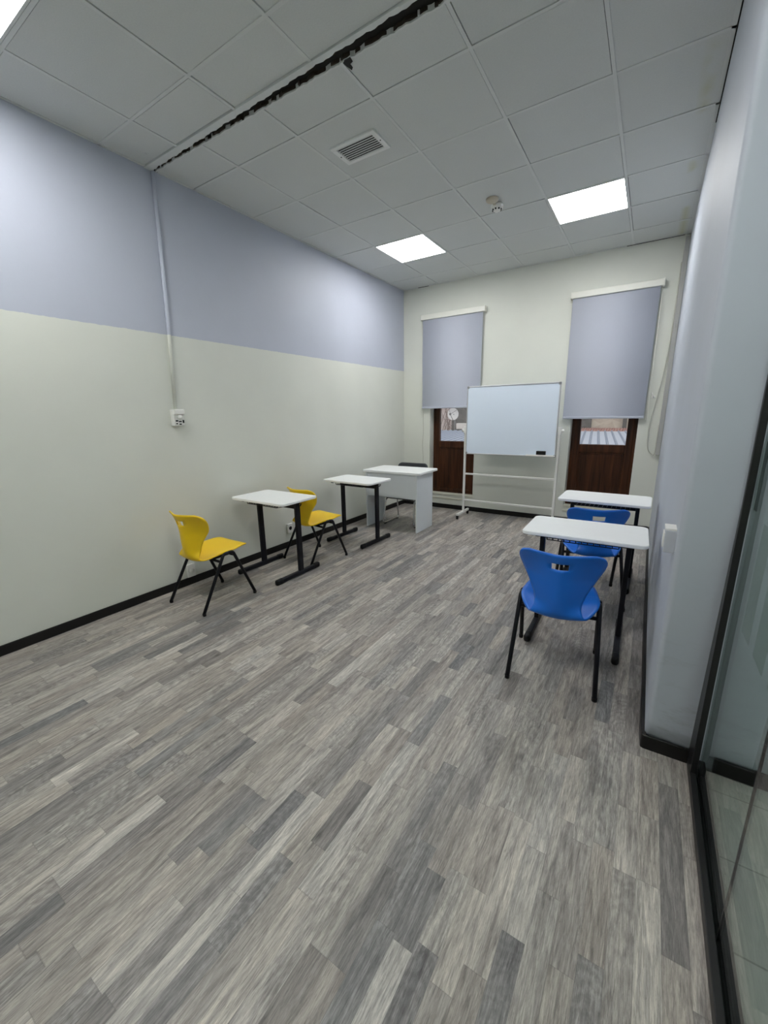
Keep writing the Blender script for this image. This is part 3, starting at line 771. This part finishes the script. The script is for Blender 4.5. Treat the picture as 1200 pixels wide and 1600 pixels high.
# switch box on the end of the right wall
t = thing('wall_switch', 'white surface switch box on the right wall near its rounded end', 'switch', (XR, -0.44, 0.962))
bm = BM(); box(bm, -0.037, 0.003, -0.045, 0.045, -0.048, 0.044, bev=0.003); obj('housing', bm, M['switch'], t)
bm = BM(); box(bm, -0.038, 0.003, -0.043, 0.043, 0.044, 0.052, bev=0.002); obj('cover_lip', bm, M['white_plastic'], t)
bm = BM(); box(bm, -0.041, -0.0365, -0.03, 0.03, -0.03, 0.03, bev=0.002); obj('rocker', bm, M['white_plastic'], t)
# ------------------------------------------------------------------ school chair
def lerp_table(tab, t):
    for (a, va), (b, vb) in zip(tab, tab[1:]):
        if t <= b:
            s = (t-a)/(b-a) if b > a else 0; s = s*s*(3-2*s)
            return va + (vb-va)*s
    return tab[-1][1]

def shell_bm():
    prof = [(0.262, 0.412), (0.248, 0.428), (0.20, 0.436), (0.10, 0.429), (0.0, 0.410), (-0.08, 0.388), (-0.142, 0.381), (-0.180, 0.408),
            (-0.196, 0.465), (-0.203, 0.54), (-0.207, 0.635), (-0.217, 0.71), (-0.234, 0.765)]
    wid = [0.150, 0.168, 0.182, 0.201, 0.208, 0.186, 0.150, 0.128, 0.115, 0.136, 0.186, 0.212, 0.198]
    P = [Vector((0, y, z)) for y, z in prof]
    dense = []; nseg = 12
    Q = [P[0]*2-P[1]] + P + [P[-1]*2-P[-2]]; Wq = [wid[0]] + wid + [wid[-1]-0.03]
    for i in range(1, len(Q)-2):
        for k in range(nseg):
            t = k/nseg; a, b, c, d = Q[i-1:i+3]; wa, wb, wc, wd = Wq[i-1:i+3]
            h = lambda a, b, c, d: 0.5*((2*b) + (c-a)*t + (2*a-5*b+4*c-d)*t*t + (3*b-a-3*c+d)*t**3)
            dense.append((h(a, b, c, d), h(wa, wb, wc, wd)))
    dense.append((P[-1], wid[-1]))
    # resample by arc length
    s = [0]
    for (a, _), (b, _) in zip(dense, dense[1:]): s.append(s[-1] + (b-a).length)
    rowsn = 64; rows = []
    for k in range(rowsn+1):
        target = s[-1]*k/rowsn
        i = max(0, min(len(s)-2, next((q for q in range(len(s)-1) if s[q+1] >= target), len(s)-2)))
        t = (target-s[i])/(s[i+1]-s[i]); rows.append((dense[i][0].lerp(dense[i+1][0], t), dense[i][1]*(1-t)+dense[i+1][1]*t))
    # round the front corners and the top corners
    tot = s[-1]
    for k in range(rowsn+1):
        d0 = tot*k/rowsn; d1 = tot-d0
        p, w = rows[k]
        for dd, rad in ((d0, 0.055), (d1, 0.036)):
            if dd < rad: w -= rad - math.sqrt(max(0, rad*rad-(rad-dd)**2))
        rows[k] = (p, w)
    us = sorted(set([-1+2*i/24 for i in range(25)] + [-0.205, 0.205]))
    us = [u for u in us if not (abs(abs(u)-0.205) > 1e-6 and abs(abs(u)-0.205) < 0.05)]
    bm = BM(); grid = []
    for p, w in rows:
        back = min(1, max(0, (p.z-0.385)/0.10)) if p.y < -0.1 else 0.0; back = back*back*(3-2*back)
        seat = 1-back
        row = []
        for u in us:
            x = u*w; q = (x/0.2)**2
            bend = (math.sqrt((x/0.2)**2 + 0.05) - 0.2236)/0.80
            wing = 0.126 - 0.064*min(1, max(0, (p.z-0.62)/0.14))
            rear = min(1, max(0, (0.10-p.y)/0.18))
            y = p.y + back*wing*bend
            z = p.z + seat*(0.004 + 0.034*rear)*q + back*0.004*q*min(1, max(0, (p.z-0.62)/0.12))
            row.append(bm.verts.new((x, y, z)))
        grid.append(row)
    for r in range(rowsn):
        zc = (rows[r][0].z + rows[r+1][0].z)/2
        for c in range(len(us)-1):
            uc = (us[c]+us[c+1])/2
            if 0.676 < zc < 0.714 and abs(uc) < 0.205 and rows[r][0].y < -0.15: continue
            f = bm.faces.new((grid[r][c], grid[r][c+1], grid[r+1][c+1], grid[r+1][c])); f.smooth = True
    return bm

def make_chair(loc, rz, label, mat, group):
    t = thing('school_chair', label, 'chair', loc, rz, group)
    sh = obj('seat_shell', shell_bm(), mat, t, smooth=True)
    md = sh.modifiers.new('thick', 'SOLIDIFY'); md.thickness = 0.011; md.offset = 0.0
    for s in (-1, 1):
        xf, xt = 0.222*s, 0.208*s
        bm = BM(); tube(bm, fillet([(xf, -0.248, 0.008), (xt, -0.012, 0.424), (xt, 0.03, 0.424)], 0.03, 5), 0.0125, 10)
        lg = obj('leg', bm, M['black_metal'], t)
        bm = BM(); lathe(bm, [(0, 0.0), (0.0135, 0.0), (0.0138, 0.022), (0.0, 0.022)], (xf, -0.242, 0), 10); obj('foot_cap', bm, M['black_plastic'], lg)
        bm = BM(); tube(bm, fillet([(xf, 0.243, 0.008), (xt, 0.072, 0.424), (xt, 0.028, 0.424)], 0.03, 5), 0.0125, 10)
        lg = obj('leg', bm, M['black_metal'], t)
        bm = BM(); lathe(bm, [(0, 0.0), (0.0135, 0.0), (0.0138, 0.022), (0.0, 0.022)], (xf, 0.237, 0), 10); obj('foot_cap', bm, M['black_plastic'], lg)
    for y, z in ((-0.042, 0.368), (0.090, 0.388)):
        bm = BM(); tube(bm, [(-0.210, y, z), (0.210, y, z)], 0.0105, 10); obj('crossbar', bm, M['black_metal'], t)
    for x in (-0.12, 0.12):
        bm = BM(); box(bm, x-0.012, x+0.012, -0.05, 0.11, 0.376, 0.404); obj('mounting_rail', bm, M['black_plastic'], t)
    return t
GY = 'yellow school chairs along the left wall'; GB = 'blue school chairs along the right wall'
cy = make_chair((0.437, -0.537, 0), 0.0, 'yellow plastic school chair nearest the camera, pulled back from its white desk', M['yellow'], GY)
dup(cy, (0.496, 0.655, 0), math.radians(-9), 'yellow plastic school chair half hidden behind the first white desk', GY)
cb = make_chair((3.022, -0.060, 0), math.radians(5.4), 'blue plastic school chair nearest the camera, whole back seen from behind', M['blue'], GB)
dup(cb, (3.060, 1.096, 0), math.radians(13.9), 'blue plastic school chair half hidden behind the nearer right desk', GB)

# ------------------------------------------------------------------ student desk
def make_desk(loc, rz, label, group):
    t = thing('student_desk', label, 'desk', loc, rz, group)
    bm = BM(); slab(bm, rrect(0.690, 0.45, 0.042), 0.718, 0.740, 0.004); obj('desktop', bm, M['white_lam'], t)
    for s in (-1, 1):
        x = 0.254*s
        bm = BM(); box(bm, x-0.015, x+0.015, 0.008, 0.062, 0.04, 0.712, bev=0.006); lg = obj('leg', bm, M['black_metal'], t)
        bm = BM(); box(bm, x-0.015, x+0.015, -0.16, 0.18, 0.694, 0.718, bev=0.004); obj('bracket', bm, M['black_metal'], t)
        bm = BM(); box(bm, x-0.018, x+0.018, -0.235, 0.235, 0.006, 0.046, bev=0.008, seg=3); ft = obj('foot', bm, M['black_metal'], t)
        for e in (-1, 1):
            bm = BM(); ya, yb_ = (0.20, 0.285) if e > 0 else (-0.285, -0.20)
            box(bm, x-0.020, x+0.020, ya, yb_, 0.0, 0.052, bev=0.017, seg=4); obj('end_cap', bm, M['black_plastic'], ft)
        bm = BM(); tube(bm, fillet([(x+s*0.012, 0.035, 0.672), (x+s*0.045, 0.035, 0.672), (x+s*0.052, 0.035, 0.690)], 0.01, 4), 0.005, 8)
        lathe(bm, [(0, 0.0), (0.008, 0.001), (0.008, 0.008), (0, 0.009)], (x+s*0.052, 0.035, 0.688), 10); obj('bag_hook', bm, M['black_metal'], t)
    bm = BM(); box(bm, -0.243, 0.243, 0.020, 0.050, 0.640, 0.678, bev=0.004); obj('crossbar', bm, M['black_metal'], t)
    bm = BM()
    for y in (-0.15, 0.14): tube(bm, [(-0.2, y, 0.68 if y < 0 else 0.672), (0.2, y, 0.68 if y < 0 else 0.672)], 0.003, 6)
    for k in range(13):
        x = -0.2 + 0.4*k/12
        tube(bm, fillet([(x, -0.15, 0.712), (x, -0.15, 0.68), (x, 0.14, 0.672), (x, 0.14, 0.712)], 0.01, 3), 0.0025, 6)
    obj('wire_basket', bm, M['black_metal'], t)
    return t
GD = 'single white school desks on black T legs'
dk = make_desk((0.458, 0.175, 0), 0.0, 'white school desk on black legs between the two yellow chairs', GD)
dup(dk, (0.535, 1.382, 0), math.radians(-2), 'white school desk on black legs between the second yellow chair and the teacher desk', GD)
dup(dk, (3.073, 0.392, 0), math.radians(1), 'white school desk on black legs in front of the nearest blue chair', GD)
dup(dk, (3.088, 1.535, 0), math.radians(-1), 'white school desk on black legs farthest back on the right, before the brown door', GD)

# ------------------------------------------------------------------ teacher desk and chair
t = thing('teacher_desk', 'white panel desk with closed front standing before the black chair', 'desk', (0.645, 2.19, 0), math.radians(0.5))
bm = BM(); slab(bm, rrect(0.845, 0.54, 0.03), 0.738, 0.766, 0.004); obj('desktop', bm, M['white_lam'], t)
for s in (-1, 1):
    bm = BM(); box(bm, s*0.372-0.009, s*0.372+0.009, -0.255, 0.19, 0.0, 0.738, bev=0.002); obj('side_panel', bm, M['white_panel'], t)
bm = BM(); box(bm, -0.363, 0.363, -0.235, -0.217, 0.425, 0.738, bev=0.002); obj('modesty_panel', bm, M['white_panel'], t)

t = thing('visitor_chair', 'black chair on a chrome sled frame tucked behind the white teacher desk', 'chair', (0.648, 2.34, 0), 0)
bm = BM(); slab(bm, rrect(0.45, 0.42, 0.05), 0.368, 0.440, 0.014); obj('seat', bm, M['black_seat'], t)
bm = BM(); slab(bm, rrect(0.465, 0.29, 0.06), -0.018, 0.018, 0.010)     # padded back, slightly curved, faces the desk
for v in bm.verts: v.co = Vector((v.co.x, 0.222 + v.co.z - 0.045*(v.co.x/0.23)**2 + 0.10*v.co.y, 0.662 + v.co.y))
obj('backrest', bm, M['black_seat'], t)
for s in (-1, 1):
    x = 0.235*s
    bm = BM()
    tube(bm, fillet([(x*0.9, 0.0, 0.356), (x*0.93, -0.17, 0.356), (x, -0.225, 0.013), (x, 0.19, 0.013), (x*0.93, 0.12, 0.36), (x*0.93, 0.205, 0.66)], 0.05, 6), 0.011, 10)
    fr = obj('side_frame', bm, M['chrome'], t)
    for y in (-0.17, 0.14):
        bm = BM(); box(bm, x-0.013, x+0.013, y-0.025, y+0.025, 0.0, 0.012, bev=0.003); obj('glide', bm, M['black_plastic'], fr)
for y in (-0.12, 0.12):
    bm = BM(); tube(bm, [(-0.215, y, 0.357), (0.215, y, 0.357)], 0.010); obj('crossbar', bm, M['chrome'], t)

# ------------------------------------------------------------------ whiteboard on its stand
t = thing('whiteboard', 'large white board on a white wheeled stand between the two doors', 'whiteboard', (1.807, 3.06, 0), math.radians(0.0))
bm = BM(); box(bm, -0.578, 0.578, -0.034, -0.012, 0.925, 1.803); bd = obj('board', bm, M['board'], t)
bm = BM()
for q in ((-0.590, 0.590, 0.912, 0.926), (-0.590, 0.590, 1.801, 1.815)): box(bm, q[0], q[1], -0.040, -0.006, q[2], q[3], bev=0.003)
for q in (-0.590, 0.578): box(bm, q, q+0.012, -0.040, -0.006, 0.912, 1.815, bev=0.003)
obj('frame', bm, M['alu'], bd)
for x in (-0.578, 0.578):
    for z in (0.926, 1.801): bm = BM(); box(bm, x-0.014, x+0.014, -0.042, -0.004, z-0.016, z+0.016, bev=0.006); obj('corner_cap', bm, M['grey_felt'], bd)
bm = BM(); box(bm, 0.245, 0.588, -0.095, -0.038, 0.922, 0.930, bev=0.002); box(bm, 0.245, 0.588, -0.098, -0.094, 0.922, 0.942, bev=0.002); obj('pen_tray', bm, M['white_plastic'], bd)
for s in (-1, 1):
    x = 0.612*s
    bm = BM(); box(bm, x-0.014, x+0.014, -0.014, 0.014, 0.075, 1.27, bev=0.003); obj('post', bm, M['white_metal'], t)
    bm = BM(); box(bm, x-0.016, x+0.016, -0.23, 0.19, 0.055, 0.085, bev=0.003); ft = obj('foot', bm, M['white_metal'], t)
    for y in (-0.215, 0.175):
        bm = BM(); lathe(bm, [(0, -0.010), (0.024, -0.010), (0.025, -0.006), (0.025, 0.006), (0.024, 0.010), (0, 0.010)], (x, y, 0.025), 16, 'X'); box(bm, x-0.014, x+0.014, y-0.014, y+0.014, 0.036, 0.056)
        obj('caster', bm, M['black_plastic'], ft)
    bm = BM(); box(bm, x-0.020, x+0.020, -0.024, 0.020, 1.19, 1.29, bev=0.004); lathe(bm, [(0, 0), (0.022, 0.002), (0.022, 0.03), (0, 0.034)] if s > 0 else [(0, -0.034), (0.022, -0.03), (0.022, -0.002), (0, 0)], (x+s*0.018, 0.0, 1.235), 14, 'X')
    obj('pivot_clamp', bm, M['white_plastic'], t)
for z in (0.245, 0.628):
    bm = BM(); box(bm, -0.606, 0.606, -0.010, 0.010, z-0.012, z+0.012, bev=0.003); obj('crossbar', bm, M['white_metal'], t)
t = thing('board_eraser', 'black board eraser resting on the whiteboard tray', 'eraser', (2.232, 2.990, 0.931))
bm = BM(); box(bm, -0.056, 0.056, -0.024, 0.018, 0.014, 0.058, bev=0.006); obj('grip', bm, M['black_plastic'], t)
bm = BM(); box(bm, -0.055, 0.055, -0.022, 0.016, 0.0, 0.016); obj('felt', bm, M['black_seat'], t)

# ------------------------------------------------------------------ outside the balcony doors
t = thing('metal_roof', 'pale ribbed metal roof of the building outside the doors', 'roof', (0, 0, 0), 0)
RA = math.radians(5.7)
bm = BM(); n = 300; prev = None
def rot2(x, y): return (x*math.cos(RA)-(y-9)*math.sin(RA), 9+x*math.sin(RA)+(y-9)*math.cos(RA))
for k in range(n*4+1):
    x = -16 + 28*k/(n*4)
    ph = (x/0.21) % 1.0; dz = 0.035 if ph < 0.2 else 0.0
    a = rot2(x, 5.4); b = rot2(x, 14.0)
    cur = [bm.verts.new((a[0], a[1], 0.48+dz)), bm.verts.new((b[0], b[1], 0.745+dz))]
    if prev:
        f = bm.faces.new((prev[0], cur[0], cur[1], prev[1])); f.material_index = 1 if dz or prev[0].co.z > 0.5 else 0
    prev = cur
obj('sheet', bm, [M['roof_metal'], M['roof_rib']], t)
bm = BM(); c = [rot2(x, y) for x, y in ((-16, 5.6), (12, 5.6), (12, 13.9), (-16, 13.9))]
lo = [bm.verts.new((x, y, -3.5)) for x, y in c]; hi = [bm.verts.new((x, y, 0.44 if i < 2 else 0.70)) for i, (x, y) in enumerate(c)]
bm.faces.new(lo[::-1]); bm.faces.new(hi)
for i in range(4): bm.faces.new((lo[i], lo[(i+1) % 4], hi[(i+1) % 4], hi[i]))
obj('walls', bm, M['pink_stone'], t)
t = thing('tiled_roof_edge', 'low red tiled roof edge beyond the pale metal roof', 'roof', (0, 0, 0), RA*0)
bm = BM(); 
for k in range(40):
    x = 0.3 + k*0.09
    tube(bm, [(x, 15.2, 0.60), (x, 15.9, 0.76)], 0.05, 8)
obj('tiles', bm, M['brick_red'], t)
bm = BM(); box(bm, 0.3, 3.9, 15.25, 15.95, -3.5, 0.6); obj('wall', bm, M['pink_stone'], t)
t = thing('stone_building', 'beige stone building with grey pillars seen through the right door glass', 'building', (0, 0, 0))
bm = BM(); box(bm, 0.2, 6.0, 17.0, 20.0, -3.5, 5.5); obj('facade', bm, M['stone'], t)
bm = BM(); box(bm, 0.4, 1.28, 16.8, 17.0, -3.5, 5.5); obj('pillar', bm, M['dark_stone'], t)
bm = BM(); box(bm, 2.42, 2.56, 16.8, 17.0, -3.5, 5.5); obj('pillar', bm, M['dark_stone'], t)
t = thing('grey_building', 'dark grey building behind the satellite dish', 'building', (0, 0, 0))
bm = BM(); box(bm, -4.45, -3.2, 15.6, 16.4, -3.5, 1.75); obj('walls', bm, M['dark_stone'], t)
bm = BM(); box(bm, -4.12, -3.40, 15.35, 15.6, 0.74, 1.0, bev=0.02); obj('cooling_unit', bm, M['dish'], t)
t = thing('pink_building', 'pinkish stone building behind bare branches outside the left door', 'building', (0, 0, 0))
bm = BM(); box(bm, -22.0, -0.6, 28.0, 32.0, -3.5, 7.5); obj('walls', bm, M['pink_stone'], t)
t = thing('satellite_dish', 'round pale satellite dish outside the left door glass', 'satellite dish', (-3.70, 14.0, 1.415))
bm = BM(); lathe(bm, [(0.0, 0.07), (0.10, 0.055), (0.18, 0.03), (0.245, -0.01), (0.250, -0.01), (0.18, 0.045), (0.1, 0.07), (0.0, 0.085)], (0, 0, 0), 28, 'Y'); d = obj('dish', bm, M['dish'], t); 
bm = BM(); tube(bm, [(0, 0.06, 0), (0, 0.2, -0.1), (0, 0.2, -0.74)], 0.03, 8); obj('mast', bm, M['grey_trunk'], t)
bm = BM(); tube(bm, [(0, -0.01, -0.24), (0, -0.28, -0.02)], 0.012, 6); box(bm, -0.03, 0.03, -0.33, -0.27, -0.04, 0.04); tube(bm, [(0.17, -0.01, 0.17), (0, -0.28, 0)], 0.008, 6); tube(bm, [(-0.17, -0.01, 0.17), (0, -0.28, 0)], 0.008, 6); obj('feed_arm', bm, M['dark_stone'], t)

def bare_tree(loc, label, seed, hgt=5.5):
    t = thing('bare_tree', label, 'tree', loc, 0, 'bare trees beyond the metal roof')
    rg = random.Random(seed); bm = BM()
    def branch(p, d, ln, r, lev, bm):
        pts = [p]; q = p.copy(); dd = d.copy()
        for k in range(4):
            dd = (dd + Vector((rg.uniform(-.25, .25), rg.uniform(-.25, .25), rg.uniform(-.1, .2)))).normalized(); q = q + dd*ln/4; pts.append(q.copy())
        tube(bm, pts, r, 6, True, r*0.55)
        if lev < 4:
            for k in range(3 if lev else 5):
                s = pts[2 + k % 3]; nd = (dd + Vector((rg.uniform(-.8, .8), rg.uniform(-.5, .5), rg.uniform(-.2, .6)))).normalized()
                branch(s, nd, ln*0.68, r*0.5, lev+1, bm)
    branch(Vector((0, 0, 0)), Vector((0, 0, 1)), hgt*0.5, 0.10, 0, bm)
    obj('branches', bm, M['bark'], t)
    return t
bare_tree((-6.9, 18.6, -3.5), 'bare branching tree left of the satellite dish', 5, 6.0)
bare_tree((-8.0, 24.3, -3.5), 'bare branching tree right of the satellite dish', 9, 6.0)
bm = BM(); box(bm, -45, 40, 3.9, 60, -3.7, -3.5)
g = struct('ground', bm, M['asphalt'], label='grey street level outside')

# ------------------------------------------------------------------ world, camera
w = bpy.data.worlds.new('overcast_sky'); bpy.context.scene.world = w; w.use_nodes = True
nt = w.node_tree; bg = nt.nodes['Background']
tc = N(nt, 'ShaderNodeTexCoord'); nz = N(nt, 'ShaderNodeTexNoise'); nz.inputs['Scale'].default_value = 2.0
L(nt, tc.outputs['Generated'], nz.inputs['Vector'])
L(nt, mixcol(nt, nz.outputs['Fac'], (0.80, 0.83, 0.88), (0.95, 0.95, 0.97)), bg.inputs[0])
bg.inputs[1].default_value = 1.35

cam = bpy.data.cameras.new('camera'); co = bpy.data.objects.new('camera', cam); COL.objects.link(co)
F_PX, PITCH, ROLL, YAW = 632.70, -0.2380, -0.0161, 0.5740
cam.sensor_fit = 'HORIZONTAL'; cam.sensor_width = 36.0; cam.lens = F_PX*36.0/1200.0
cam.clip_start = 0.02; cam.clip_end = 200
cy_, sy_ = math.cos(YAW), math.sin(YAW); cp, sp = math.cos(PITCH), math.sin(PITCH)
f = Vector((-sy_*cp, cy_*cp, sp)); r = Vector((cy_, sy_, 0)); u = r.cross(f)
c, s = math.cos(ROLL), math.sin(ROLL)
r2 = c*r + s*u; u2 = -s*r + c*u
co.matrix_world = Matrix(((r2.x, u2.x, -f.x, 3.3452), (r2.y, u2.y, -f.y, -2.3950), (r2.z, u2.z, -f.z, 1.4756), (0, 0, 0, 1)))
sc = bpy.context.scene
sc.camera = co
sc.view_settings.view_transform = 'Standard'
sc.view_settings.look = 'None'
sc.view_settings.exposure = 0.0
sc.view_settings.gamma = 1.0
sc.cycles.max_bounces = 10; sc.cycles.diffuse_bounces = 6; sc.cycles.transparent_max_bounces = 12
sc.cycles.use_denoising = True
